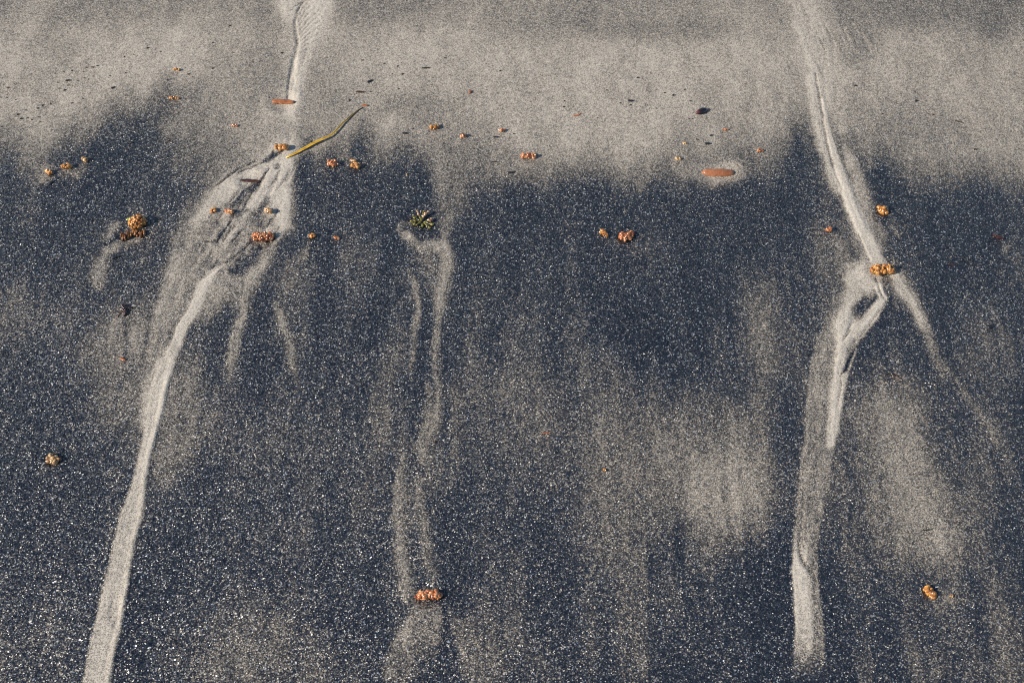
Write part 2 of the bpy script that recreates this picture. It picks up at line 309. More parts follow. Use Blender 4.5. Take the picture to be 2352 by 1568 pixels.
S(T(f3,0,[(700,820,18),(725,1000,24),(750,1120,26),(800,1270,28),(860,1410,28),(905,1568,32),(960,1740,40),(1020,1880,46)]), .91, .9, .5, .0012, crisp=True)
S(T(f3,0,[(640,600,5),(665,720,6),(690,860,7),(708,1000,7),(735,1150,8),(775,1320,8),(825,1460,7),(870,1568,4)]), .42, .8, .7, -.0013, crisp=True)
S(T(f3,0,[(860,1170,9),(875,1290,15),(890,1400,14),(930,1480,8)]), .26, .8, .8)
S(T(f3,400,[(830,60,44),(880,180,46),(925,300,48),(985,430,50),(1050,590,55),(1110,710,60),(1165,820,44)]), .90, .92, .5, .0011, crisp=True)
S(T(f3,400,[(800,90,24),(850,240,26),(905,380,28),(950,520,30),(1000,660,30),(1050,770,30)]), .66, .8, .9)
S(T(f3,400,[(985,560,4),(1020,640,5),(1055,720,6),(1085,790,4)]), .4, .8, .7, -.0010, crisp=True)
S(T(f3,400,[(1000,60,24),(1050,220,34),(1090,360,40)]), .5, .6, .9)
S(T(f3,400,[(1140,500,34),(1165,580,46),(1160,680,34)]), .54, .8, .9)
S(T(f3,400,[(1240,480,14),(1290,550,18),(1320,590,8)]), .56, .8, .8); S(T(f3,400,[(1250,390,10),(1290,460,12)]), .55, .7, .8)
S(T(f3,400,[(715,560,12),(725,610,12)]), .62, .8, .8); S(T(f3,400,[(775,560,10),(825,610,16),(850,680,26),(880,780,34),(905,870,40)]), .56, .85, .8, .0004)
S(T(f3,400,[(850,430,16),(870,600,18),(890,800,18)]), .38, .7, .9)
S(T(f3,400,[(700,560,110),(760,850,120),(740,1150,110),(700,1500,100)]), .25, .7, 1.0)
S(T(f3,400,[(120,1150,90),(200,1350,110),(260,1600,120)]), .34, .6, .9)
S(T(f3,400,[(1200,800,30),(1100,850,74),(1000,900,84),(930,950,60)]), .82, .9, .6, .0006)
S(T(f3,400,[(1240,800,14),(1290,850,18),(1300,900,14)]), .5, .6, .8)
S(T(f3,400,[(1100,960,90),(1020,1010,90),(940,1080,70),(880,1220,60),(860,1360,56),(850,1500,60),(830,1640,60)]), .85, .92, .6, .0008)
S(T(f3,400,[(990,960,30),(980,1060,50)]), .62, .5, .9)
S(T(f3,400,[(800,1100,16),(770,1250,26),(750,1450,36)]), .44, .7, .9)
S(T(f3,400,[(1160,1010,30),(1195,1105,36),(1110,1235,52),(1010,1360,48),(910,1470,52),(850,1568,56)]), .90, .95, .4, .0012, crisp=True)
S(T(f3,400,[(1060,1100,18),(1000,1190,34),(950,1270,34),(915,1350,16)]), .10, .95, .7, -.0006, crisp=True)
S(T(f3,400,[(1080,1110,4),(1010,1210,6),(950,1290,8),(900,1390,6),(860,1460,5)]), .22, .8, .7, -.0012, crisp=True)
S(T(f3,400,[(1130,930,5),(1155,1010,7),(1180,1070,7),(1225,1120,5),(1150,1230,5),(1060,1350,5),(960,1460,5),(910,1540,4)]), .36, .85, .7, -.0014, crisp=True)
S(T(f3,400,[(1195,940,14),(1215,1010,20),(1235,1070,24),(1290,1095,18)]), .12, .9, .7, -.0008)
S(T(f3,400,[(1290,900,40),(1335,990,58),(1400,1080,56),(1455,1170,50),(1505,1280,44),(1550,1390,36),(1590,1500,28),(1640,1640,30),(1700,1780,22)]), .82, .95, .6, .0008, fade=[(0,1),(.6,.95),(1,.15)])
S(T(f3,400,[(1330,910,5),(1400,990,6),(1470,1110,6),(1530,1240,5),(1590,1400,4)]), .60, .6, .7, -.0009, crisp=True)
S(T(f3,400,[(1290,1120,16),(1330,1200,12)]), .55, .7, .8)
S(T(f3,800,[(1700,330,14),(1790,440,16),(1900,560,22),(1980,680,26),(2070,800,24),(2150,950,20)]), .46, .85, .8, .0008)
S(T(f3,800,[(1530,60,50),(1500,200,60)]), .08, .5, .9)
# trunk of the right rill
R3 = [(800*.9408+y*.2802, 1693.4+l*.2802, 1693.4+r*.2802) for (y,l,r) in ((0,700,1050),(130,650,985),(260,600,935),(400,590,905),(600,568,866),(800,560,842),(950,556,805),(1120,515,772),(1300,502,742))]
R4 = [(1129+y*.4903, 1693.4+l*.4903, 1693.4+r*.4903) for (y,l,r) in ((0,285,424),(100,275,402),(200,264,382),(300,258,372),(400,258,378),(500,263,392),(600,270,402),(700,268,412),(800,262,405),(900,250,400))]
B(R3+R4, .46, .95, 4, 3, .0007, fade=[(700,.5),(800,.9),(1400,1),(1480,.7),(1530,.25),(1562,0)])
B([(r_[0], r_[1]+1, r_[1]+(r_[2]-r_[1])*.62) for r_ in R4[2:]], .86, .9, 3, 10, .0006, fade=[(1240,.2),(1290,1),(1400,1),(1480,.55),(1530,.1),(1560,0)])
S(T(f3,800,[(900,0,120),(880,90,70),(850,180,40),(835,300,36),(830,420,48),(815,560,48),(800,700,42),(780,830,36),(770,950,34)]), .88, .9, .6, .0008, crisp=True)
S(T(f3,800,[(900,380,14),(865,560,14),(850,700,14),(830,850,12)]), .84, .7, .7, .0008, crisp=True)
S(T(f3,800,[(700,940,16),(650,1030,34),(620,1130,40),(605,1250,36),(570,1400,44),(545,1568,46),(520,1750,40)]), .84, .85, .7, .0005)
S(T(f3,800,[(985,150,5),(950,210,9),(915,270,11),(895,335,10),(862,375,5)]), .06, .95, .7, -.0022, crisp=True)
S(T(f3,800,[(985,130,10),(955,240,9),(915,340,8)]), .76, .6, .7, .0012, crisp=True)
S(T(f3,800,[(855,380,5),(852,480,6),(835,600,5),(820,660,3)]), .42, .8, .7, -.0010, crisp=True)  # thin warm shadow along the trunk, painted into the sand tone
S(T(f3,800,[(940,0,4),(905,60,7),(870,100,4)]), .14, .8, .7, -.0010, crisp=True)
S(T(f3,800,[(560,1230,3),(548,1360,5),(535,1500,6),(530,1620,5),(535,1800,5)]), .40, .75, .7, -.0012, crisp=True)
S(T(f3,800,[(760,1150,3),(735,1300,4),(712,1480,4)]), .42, .6, .7, -.0010, crisp=True)
S([(r_[0]*.4903+1693.4, r_[1]*.4903+1129, r_[2]*.4903) for r_ in ((292,200,4),(292,285,5),(306,330,9),(335,362,10),(348,376,4))], .30, .85, .7, -.0014, crisp=True)
S([(r_[0]*.4903+1693.4, r_[1]*.4903+1129, r_[2]*.4903) for r_ in ((364,372,4),(368,430,4),(362,480,3))], .40, .75, .7, -.0012, crisp=True)
# --- pale halo scoured round the long pebble and lesser halos
E(*T(f2,0,[(1870,1420)])[0], 58, 26, .66, .85, .5)
E(*T(f2,0,[(1560,1400)])[0], 22, 12, .45, .5, .8); E(*T(f2,0,[(2080,1400)])[0], 22, 12, .5, .5, .8)
E(*T(f2,400,[(985,650)])[0], 22, 8, .36, .7, .8); E(*T(f2,400,[(1220,690)])[0], 22, 12, .24, .7, .8)
E(*T(f1,0,[(880,1320)])[0], 26, 12, .44, .6, .8); E(*T(f3,1200,[(2200,690)])[0], 4, 4, .3, .5, .8)
E(2150,1385,55,30,.30,.8,.8); E(2175,1370,18,9,.44,.6,.8); E(1010,512,20,16,.30,.5,.8)
E(*T(f3,400,[(2200,680)])[0], 10, 12, .5, .6, .9)

# loose grains blur every margin by a few millimetres
def blur(A, n):
    k = np.exp(-np.linspace(-2, 2, 2*n+1)**2); k /= k.sum()
    P_ = np.pad(A, ((n, n), (0, 0)), 'edge'); A = sum(k[i]*P_[i:i+A.shape[0]] for i in range(2*n+1))
    P_ = np.pad(A, ((0, 0), (n, n)), 'edge'); return sum(k[i]*P_[:, i:i+A.shape[1]] for i in range(2*n+1))
L = .40*L + .32*blur(L, 6) + .28*blur(L, 18)
for f_, a_, k_ in LATER: f_(*a_, **k_)
L = .7*L + .3*blur(L, 2)
wm_ = np.clip(4*L*(1-L), 0, 1)
L += wm_*(.15+.85*(1-top*.75))*(.24*fbm(X*150, Y*40, 73, 4) + .16*fbm(X*420, Y*190, 75, 2))
L += 0.06*fbm(X*210, Y*120, 71, 3)*sstep(0, .3, L)
fo = np.clip((0.9-np.abs(X))/0.3, 0, 1)
L = np.clip(L, 0.0, 1.0)
behind = ((Y-CP[1])*cD + CP[2]*sD) < 0.2
L[behind] = 0.2

# sand heaped and scoured round the larger things (chart x, y, half width)
SC = [(651,235,28),(1650,395,40),(313,507,28),(300,540,26),(605,547,25),(2027,622,30),(984,1368,32),(965,505,32),(1440,544,22),(122,1056,18),(2137,1362,16),(2028,486,14),(575,415,26)]
for (x, y, r) in SC:
    sl = box([(x, y)], r*2.6)
    d = np.hypot(U[sl]-x, (V[sl]-y)*1.35)/r
    Hh[sl] += -.0012*np.exp(-(d/1.0)**4) + .0004*np.exp(-((d-1.45)/.35)**2)
amp = np.clip((1.6-np.hypot(X, Y))/0.6, 0, 1)
Z = Hh*amp + (1-amp)*(0.0016*fbm(X*9, Y*5, 41, 3)) + np.clip(np.hypot(X, Y)-2, 0, 60)*0.06*fbm(X*.25, Y*.25, 81, 3)

def zat(x, y):
    i = min(max(np.searchsorted(xs, x), 1), len(xs)-1); j = min(max(np.searchsorted(ys, y), 1), len(ys)-1)
    return float(Z[j, i])

def node(nt, typ, **kw):
    n = nt.nodes.new(typ)
    for k, v in kw.items():
        if k.startswith('i_'): n.inputs[k[2:].replace('_', ' ')].default_value = v
        else: setattr(n, k, v)
    return n
def mat(name):
    m = bpy.data.materials.new(name); m.use_nodes = True
    return m, m.node_tree, m.node_tree.nodes['Principled BSDF']

def M_(nt, op, a, b=None, c=None, clamp=False):
    n = nt.nodes.new('ShaderNodeMath'); n.operation = op; n.use_clamp = clamp
    for i, v in enumerate((a, b, c)):
        if v is None: continue
        if isinstance(v, (int, float)): n.inputs[i].default_value = v
        else: nt.links.new(v, n.inputs[i])
    return n.outputs[0]
def MIX(nt, f, a, b, blend='MIX'):
    n = nt.nodes.new('ShaderNodeMix'); n.data_type = 'RGBA'; n.blend_type = blend
    for s, v in ((n.inputs[0], f), (n.inputs[6], a), (n.inputs[7], b)):
        if isinstance(v, (int, float)): s.default_value = v
        elif isinstance(v, tuple): s.default_value = v+(1,) if len(v) == 3 else v
        else: nt.links.new(v, s)
    return n.outputs[2]
def RAMP(nt, f, stops, interp='LINEAR'):
    n = nt.nodes.new('ShaderNodeValToRGB'); n.color_ramp.interpolation = interp
    el = n.color_ramp.elements
    while len(el) < len(stops): el.new(0.5)
    for e, (p, c) in zip(el, stops): e.position = p; e.color = c+(1,)
    nt.links.new(f, n.inputs[0]); return n.outputs[0]

def sand_material():
    m, nt, pb = mat('mixed_sand')
    lk = nt.links.new
    at = node(nt, 'ShaderNodeAttribute', attribute_name='pale')
    tc = node(nt, 'ShaderNodeTexCoord'); P = tc.outputs['Object']
    wob = node(nt, 'ShaderNodeTexNoise'); wob.inputs['Scale'].default_value = 900; wob.inputs['Detail'].default_value = 2; lk(P, wob.inputs['Vector'])
    def vor(s):
        v = node(nt, 'ShaderNodeTexVoronoi'); v.inputs['Scale'].default_value = s; lk(P, v.inputs['Vector'])
        sp = node(nt, 'ShaderNodeSeparateColor'); lk(v.outputs['Color'], sp.inputs[0]); return v, sp
    v1, s1 = vor(1/0.00078); v2, s2 = vor(1/0.00055)
    n1 = node(nt, 'ShaderNodeTexNoise'); n1.inputs['Scale'].default_value = 260; n1.inputs['Detail'].default_value = 4; n1.inputs['Roughness'].default_value = .65; lk(P, n1.inputs['Vector'])
    p = M_(nt, 'ADD', at.outputs['Fac'], M_(nt, 'MULTIPLY', M_(nt, 'SUBTRACT', n1.outputs[0], .5), .34))
    pc = M_(nt, 'MULTIPLY', M_(nt, 'MAXIMUM', M_(nt, 'SUBTRACT', p, .05), 0.0), 0.92, clamp=True)
    # coarse: a grain is quartz when its own lot falls below the local share of pale sand
    k1 = M_(nt, 'LESS_THAN', s1.outputs[0], pc); k2 = M_(nt, 'LESS_THAN', s2.outputs[0], M_(nt, 'MULTIPLY', p, 1.05, clamp=True))
    dark = RAMP(nt, s1.outputs[1], [(0, (.001,.003,.009)), (.5, (.008,.014,.028)), (.84, (.032,.042,.062)), (.94, (.12,.135,.16)), (.992, (.48,.46,.42)), (1, (.55,.33,.16))])
    dark2 = RAMP(nt, s2.outputs[1], [(0, (.004,.007,.016)), (.6, (.026,.033,.048)), (1, (.12,.125,.13))])
    pale = RAMP(nt, s1.outputs[2], [(0, (.19,.17,.145)), (.5, (.34,.305,.26)), (.9, (.50,.455,.385)), (1, (.68,.62,.53))])
    pale2 = RAMP(nt, s2.outputs[2], [(0, (.27,.245,.21)), (.5, (.41,.372,.32)), (1, (.60,.55,.48))])
    c1 = MIX(nt, k1, dark, pale); c2 = MIX(nt, k2, dark2, pale2)
    fine = node(nt, 'ShaderNodeMapRange'); fine.inputs[1].default_value = .18; fine.inputs[2].default_value = .72; fine.inputs[3].default_value = .25; fine.inputs[4].default_value = 1.0; lk(p, fine.inputs[0])
    col = MIX(nt, fine.outputs[0], c1, c2)
    mean = RAMP(nt, p, [(0, (.003,.005,.012)), (.12, (.014,.018,.028)), (.30, (.100,.087,.071)), (.6, (.32,.285,.235)), (1, (.54,.49,.415))])
    col = MIX(nt, .50, col, mean)
    silt = node(nt, 'ShaderNodeMapRange'); silt.inputs[1].default_value = .55; silt.inputs[2].default_value = .95; silt.inputs[4].default_value = .65; lk(p, silt.inputs[0])
    col = MIX(nt, silt.outputs[0], col, (.54,.50,.435))
    inv0 = M_(nt, 'SUBTRACT', 1.0, fine.outputs[0])
    gl = M_(nt, 'MULTIPLY', M_(nt, 'GREATER_THAN', s1.outputs[2], .972), M_(nt, 'ADD', M_(nt, 'MULTIPLY', inv0, .85), .12))
    tint = RAMP(nt, s2.outputs[0], [(0, (.85,.92,1.0)), (.6, (.95,.95,.92)), (1, (1.0,.85,.66))])
    col = MIX(nt, gl, col, tint); lk(gl, pb.inputs['Metallic'])
    lk(col, pb.inputs['Base Color'])
    # every grain has its own facet
    geo = node(nt, 'ShaderNodeNewGeometry')
    def vm(op, a, b=None, sc_=None):
        n = nt.nodes.new('ShaderNodeVectorMath'); n.operation = op
        for i, v in enumerate((a, b)):
            if v is None: continue
            if isinstance(v, tuple): n.inputs[i].default_value = v
            else: lk(v, n.inputs[i])
        if sc_ is not None:
            if isinstance(sc_, (int, float)): n.inputs['Scale'].default_value = sc_
            else: lk(sc_, n.inputs['Scale'])
        return n.outputs[0]
    r1 = vm('SUBTRACT', v1.outputs['Color'], (.5,.5,.5)); r2 = vm('SUBTRACT', v2.outputs['Color'], (.5,.5,.5))
    inv = M_(nt, 'SUBTRACT', 1.0, fine.outputs[0])
    tilt = M_(nt, 'MULTIPLY_ADD', inv, 1.10, .14)
    nn = vm('ADD', geo.outputs['Normal'], vm('SCALE', r1, sc_=tilt))
    nn = vm('ADD', nn, vm('SCALE', r2, sc_=.42))
    nn = vm('NORMALIZE', nn)
    lk(nn, pb.inputs['Normal'])
    ro = M_(nt, 'MULTIPLY_ADD', fine.outputs[0], .38, .24)
    lk(ro, pb.inputs['Roughness']); pb.inputs['Specular IOR Level'].default_value = .55
    return m

nx, ny = len(xs), len(ys)
co = np.empty((ny*nx, 3), np.float32); co[:, 0] = X.ravel(); co[:, 1] = Y.ravel(); co[:, 2] = Z.ravel()
idx = np.arange(ny*nx).reshape(ny, nx)
q = np.stack([idx[:-1, :-1], idx[:-1, 1:], idx[1:, 1:], idx[1:, :-1]], -1).reshape(-1, 4).astype(np.int32)
me = bpy.data.meshes.new('beach_sand')
me.vertices.add(len(co)); me.vertices.foreach_set('co', co.ravel())
me.loops.add(q.size); me.loops.foreach_set('vertex_index', q.ravel())
me.polygons.add(len(q)); me.polygons.foreach_set('loop_start', np.arange(0, q.size, 4, dtype=np.int32)); me.polygons.foreach_set('loop_total', np.full(len(q), 4, np.int32))
me.update(calc_edges=True); me.polygons.foreach_set('use_smooth', np.ones(len(q), bool))
at = me.attributes.new('pale', 'FLOAT', 'POINT'); at.data.foreach_set('value', L.ravel().astype(np.float32))
me.materials.append(sand_material())
beach = bpy.data.objects.new('beach_sand', me); C.objects.link(beach)
beach['kind'] = 'structure'; beach['label'] = 'black and pale sand beach with pale rills running down it'

# ------------------------------------------------------------------ materials of the flotsam
def lump_mat(name, stops, rough=.14, sss=.15, scale=330, coat=.9, bump=.6):
    m, nt, pb = mat(name); lk = nt.links.new
    tc = node(nt, 'ShaderNodeTexCoord'); oi = node(nt, 'ShaderNodeObjectInfo')
    n = node(nt, 'ShaderNodeTexNoise'); n.inputs['Scale'].default_value = scale; n.inputs['Detail'].default_value = 4; n.noise_dimensions = '4D'
    lk(tc.outputs['Object'], n.inputs['Vector']); lk(M_(nt, 'MULTIPLY', oi.outputs['Random'], 50.0), n.inputs['W'])
    ta = node(nt, 'ShaderNodeAttribute', attribute_name='tone'); c = RAMP(nt, M_(nt, 'ADD', n.outputs[0], M_(nt, 'MULTIPLY', M_(nt, 'SUBTRACT', ta.outputs['Fac'], .5), .20 if sss else 0.0)), stops); lk(c, pb.inputs['Base Color'])
    pb.inputs['Roughness'].default_value = rough; pb.inputs['Coat Weight'].default_value = coat; pb.inputs['Coat Roughness'].default_value = .06
    if sss:
        pb.inputs['Subsurface Weight'].default_value = sss; pb.inputs['Subsurface Radius'].default_value = (1.0, .45, .2); pb.inputs['Subsurface Scale'].default_value = .0025
    b = node(nt, 'ShaderNodeBump'); b.inputs['Strength'].default_value = bump; b.inputs['Distance'].default_value = .0006
    n2 = node(nt, 'ShaderNodeTexNoise'); n2.inputs['Scale'].default_value = scale*3.4; n2.inputs['Detail'].default_value = 3; lk(tc.outputs['Object'], n2.inputs['Vector'])
    lk(n2.outputs[0], b.inputs['Height']); lk(b.outputs[0], pb.inputs['Normal'])
    return m
AMB = lump_mat('amber_jelly', [(.32, (.14,.045,.008)), (.46, (.36,.14,.025)), (.58, (.58,.27,.06)), (.70, (.72,.42,.18))])
PNK = lump_mat('salmon_jelly', [(.32, (.16,.04,.014)), (.46, (.40,.13,.04)), (.60, (.62,.28,.12)), (.72, (.80,.52,.34))])
TAN = lump_mat('tan_jelly', [(.30, (.16,.08,.03)), (.45, (.38,.20,.08)), (.60, (.58,.38,.18)), (.74, (.75,.62,.42))])
BRN = lump_mat('brown_weed', [(.30, (.07,.022,.006)), (.5, (.24,.09,.02)), (.7, (.46,.22,.06))], sss=.1)
OLV = lump_mat('olive_weed', [(.30, (.035,.04,.008)), (.45, (.14,.13,.02)), (.60, (.36,.30,.05)), (.74, (.50,.36,.18))], sss=.1, coat=.8)
OLP = lump_mat('pink_tip', [(.30, (.30,.16,.07)), (.55, (.55,.36,.22)), (.74, (.70,.55,.42))], sss=.2)
GRN = lump_mat('green_leaf', [(.3, (.22,.42,.03)), (.7, (.45,.62,.08))], sss=.1)
MAR = lump_mat('maroon_weed', [(.30, (.010,.003,.003)), (.5, (.040,.010,.007)), (.72, (.13,.04,.02))], sss=0, coat=1)
BLK = lump_mat('black_char', [(.3, (.006,.007,.010)), (.6, (.018,.020,.026)), (.8, (.05,.05,.055))], sss=0, coat=.3, rough=.4)
SHL = lump_mat('shell_black', [(.40, (.006,.007,.012)), (.55, (.02,.012,.014)), (.66, (.14,.035,.03))], sss=0, coat=.9, rough=.25, scale=90, bump=.2)
REDP = lump_mat('red_brown_pebble', [(.30, (.22,.075,.035)), (.5, (.33,.13,.06)), (.7, (.45,.20,.10))], sss=0, coat=.35, rough=.35, scale=140)
def wood_mat(name, a, b, c):
    m, nt, pb = mat(name); lk = nt.links.new
    tc = node(nt, 'ShaderNodeTexCoord'); mp = node(nt, 'ShaderNodeMapping'); mp.inputs['Scale'].default_value = (60, 900, 900); lk(tc.outputs['Object'], mp.inputs[0])
    n = node(nt, 'ShaderNodeTexNoise'); n.inputs['Scale'].default_value = 1; n.inputs['Detail'].default_value = 5; lk(mp.outputs[0], n.inputs['Vector'])
    lk(RAMP(nt, n.outputs[0], [(.32, a), (.5, b), (.68, c)]), pb.inputs['Base Color'])
    bp = node(nt, 'ShaderNodeBump'); bp.inputs['Strength'].default_value = .5; bp.inputs['Distance'].default_value = .0006
    lk(n.outputs[0], bp.inputs['Height']); lk(bp.outputs[0], pb.inputs['Normal'])
    pb.inputs['Roughness'].default_value = .38; pb.inputs['Coat Weight'].default_value = .4; pb.inputs['Coat Roughness'].default_value = .15
    return m
WOR = wood_mat('wet_orange_wood', (.16,.045,.018), (.40,.14,.05), (.60,.27,.10))
WDK = wood_mat('wet_dark_wood', (.018,.007,.005), (.06,.022,.015), (.13,.05,.03))
WRD = wood_mat('wet_red_brown_wood', (.20,.06,.025), (.34,.12,.05), (.46,.19,.085))
BLADE = wood_mat('olive_blade', (.36,.21,.012), (.62,.38,.03), (.80,.55,.12))
nt_ = BLADE.node_tree; pb_ = nt_.nodes['Principled BSDF']; tc_ = nt_.nodes.new('ShaderNodeTexCoord'); sx_ = nt_.nodes.new('ShaderNodeSeparateXYZ'); nt_.links.new(tc_.outputs['Object'], sx_.inputs[0])
old_ = pb_.inputs['Base Color'].links[0].from_socket
mr_ = nt_.nodes.new('ShaderNodeMapRange'); mr_.inputs[1].default_value = -.004; mr_.inputs[2].default_value = .022; nt_.links.new(sx_.outputs[0], mr_.inputs[0])
nt_.links.new(MIX(nt_, mr_.outputs[0], old_, (.24,.18,.05)), pb_.inputs['Base Color'])

# ------------------------------------------------------------------ builders
def tag(o, label, cat, group=None):
    o['label'] = label; o['category'] = cat
    if group: o['group'] = group
    return o
def empty(name, x, y, rz=0):
    o = bpy.data.objects.new(name, None); C.objects.link(o); o.empty_display_size = .01
    gx, gy = g(x, y); o.location = (gx, gy, zat(gx, gy)); o.rotation_euler = (0, 0, rz); return o
def link(name, bm, m, parent=None, at=None, rz=0, smooth=True):
    me = bpy.data.meshes.new(name); bm.to_mesh(me); bm.free()
    if smooth: me.polygons.foreach_set('use_smooth', np.ones(len(me.polygons), bool))
    me.materials.append(m); o = bpy.data.objects.new(name, me); C.objects.link(o)
    if parent: o.parent = parent
    if at:
        gx, gy = g(*at); o.location = (gx, gy, zat(gx, gy)); o.rotation_euler = (0, 0, rz)
    return o
def bead(bm, c, r, seed, sq=(1,1,1), sub=2, rough=.22):
    lay = bm.verts.layers.float.get('tone') or bm.verts.layers.float.new('tone')
    tone = random.Random(seed*31+7).random()
    res = bmesh.ops.create_icosphere(bm, subdivisions=sub, radius=1)
    off = Vector((seed*3.1, seed*1.7, seed*.9))
    for v in res['verts']:
        n = v.co.normalized(); k = 1+rough*mnoise.noise(n*1.9+off)+rough*.5*mnoise.noise(n*4.7+off)
        v.co = Vector((n.x*r*sq[0]*k, n.y*r*sq[1]*k, n.z*r*sq[2]*k))+Vector(c); v[lay] = tone
def spine(pts, t):
    n = len(pts)-1; f = t*n; i = min(int(f), n-1); f -= i
    return [pts[i][k]+(pts[i+1][k]-pts[i][k])*f for k in range(3)]
def lump_bm(pts, bead_r, n, seed, high=.8):
    """a jelly mass: core along the spine (x, y, half width, metres) covered by beads"""
    r = random.Random(seed); bm = bmesh.new()
    for i in range(max(2, len(pts)*2)):
        x, y, w = spine(pts, i/(max(2, len(pts)*2)-1)); w *= r.uniform(.85, 1.1); x += r.uniform(-.15, .15)*w; y += r.uniform(-.25, .25)*w; bead(bm, (x, y, w*.4), w*.8, seed+i, (1, 1, high), 2, .3)
    for i in range(n):
        x, y, w = spine(pts, r.random()); w *= r.uniform(.8, 1.22); a = r.random()*6.283; e = math.asin(r.random()**.7)
        rr = bead_r*(.6+.75*r.random()**1.5)
        bead(bm, (x+math.cos(a)*math.cos(e)*w*.82, y+math.sin(a)*math.cos(e)*w*.82, w*.35+math.sin(e)*w*.82*high), rr, seed*7+i, (r.uniform(.8, 1.35), r.uniform(.8, 1.3), r.uniform(.8, 1.2)), 2, .4)
    return bm
def lump(x, y, shape, bead_px, n, m, label, seed, high=1.05, name='egg_clump', cat='egg clump', group='amber jelly clumps on the sand', parent=None):
    s = mpp(x, y)
    pts = [((a-x)*s, -(b-y)*s*1.15, w_*s) for (a, b, w_) in shape]
    o = link(name, lump_bm(pts, bead_px*s, n, seed, high), m, at=(x, y))
    return tag(o, label, cat, group)

def rod_bm(l, rx, rz, seed, bend=0.0, taper=.75, seg=22, ring=12, rough=.12, flat=1.0):
    bm = bmesh.new(); rows_ = []
    for i in range(seg+1):
        t = i/seg; e = math.sin(math.pi*min(max(t, .0), 1))**.13 if 0 < t < 1 else .62
        k = e*(1-(1-taper)*t)
        row = []
        for j in range(ring):
            a = 6.2832*j/ring
            nz = 1+rough*mnoise.noise(Vector((t*6, math.cos(a)*1.3, math.sin(a)*1.3+seed)))*2
            if j in (2, 3) and 0 < t < 1: nz -= .28
            row.append(bm.verts.new(((t-.5)*l+.04*l*mnoise.noise(Vector((a, seed, 3)))*(1 if t in (0, 1) else 0), bend*math.sin(math.pi*t)*l+rx*k*nz*math.cos(a), rz*flat*.75+rz*k*nz*math.sin(a))))
        rows_.append(row)
    for i in range(seg):
        for j in range(ring):
            bm.faces.new((rows_[i][j], rows_[i+1][j], rows_[i+1][(j+1) % ring], rows_[i][(j+1) % ring]))
    bm.faces.new(rows_[0]); bm.faces.new(rows_[-1][::-1])
    return bm
def rod(x, y, l, wd, ang, m, name, label, cat, seed=1, bend=0., taper=.75, group=None, hz=.7, rough=.12):
    s = mpp(x, y)
    return tag(link(name, rod_bm(l*s, wd*s*.5, wd*s*.5*hz, seed, bend, taper, rough=rough), m, at=(x, y), rz=ang), label, cat, group)

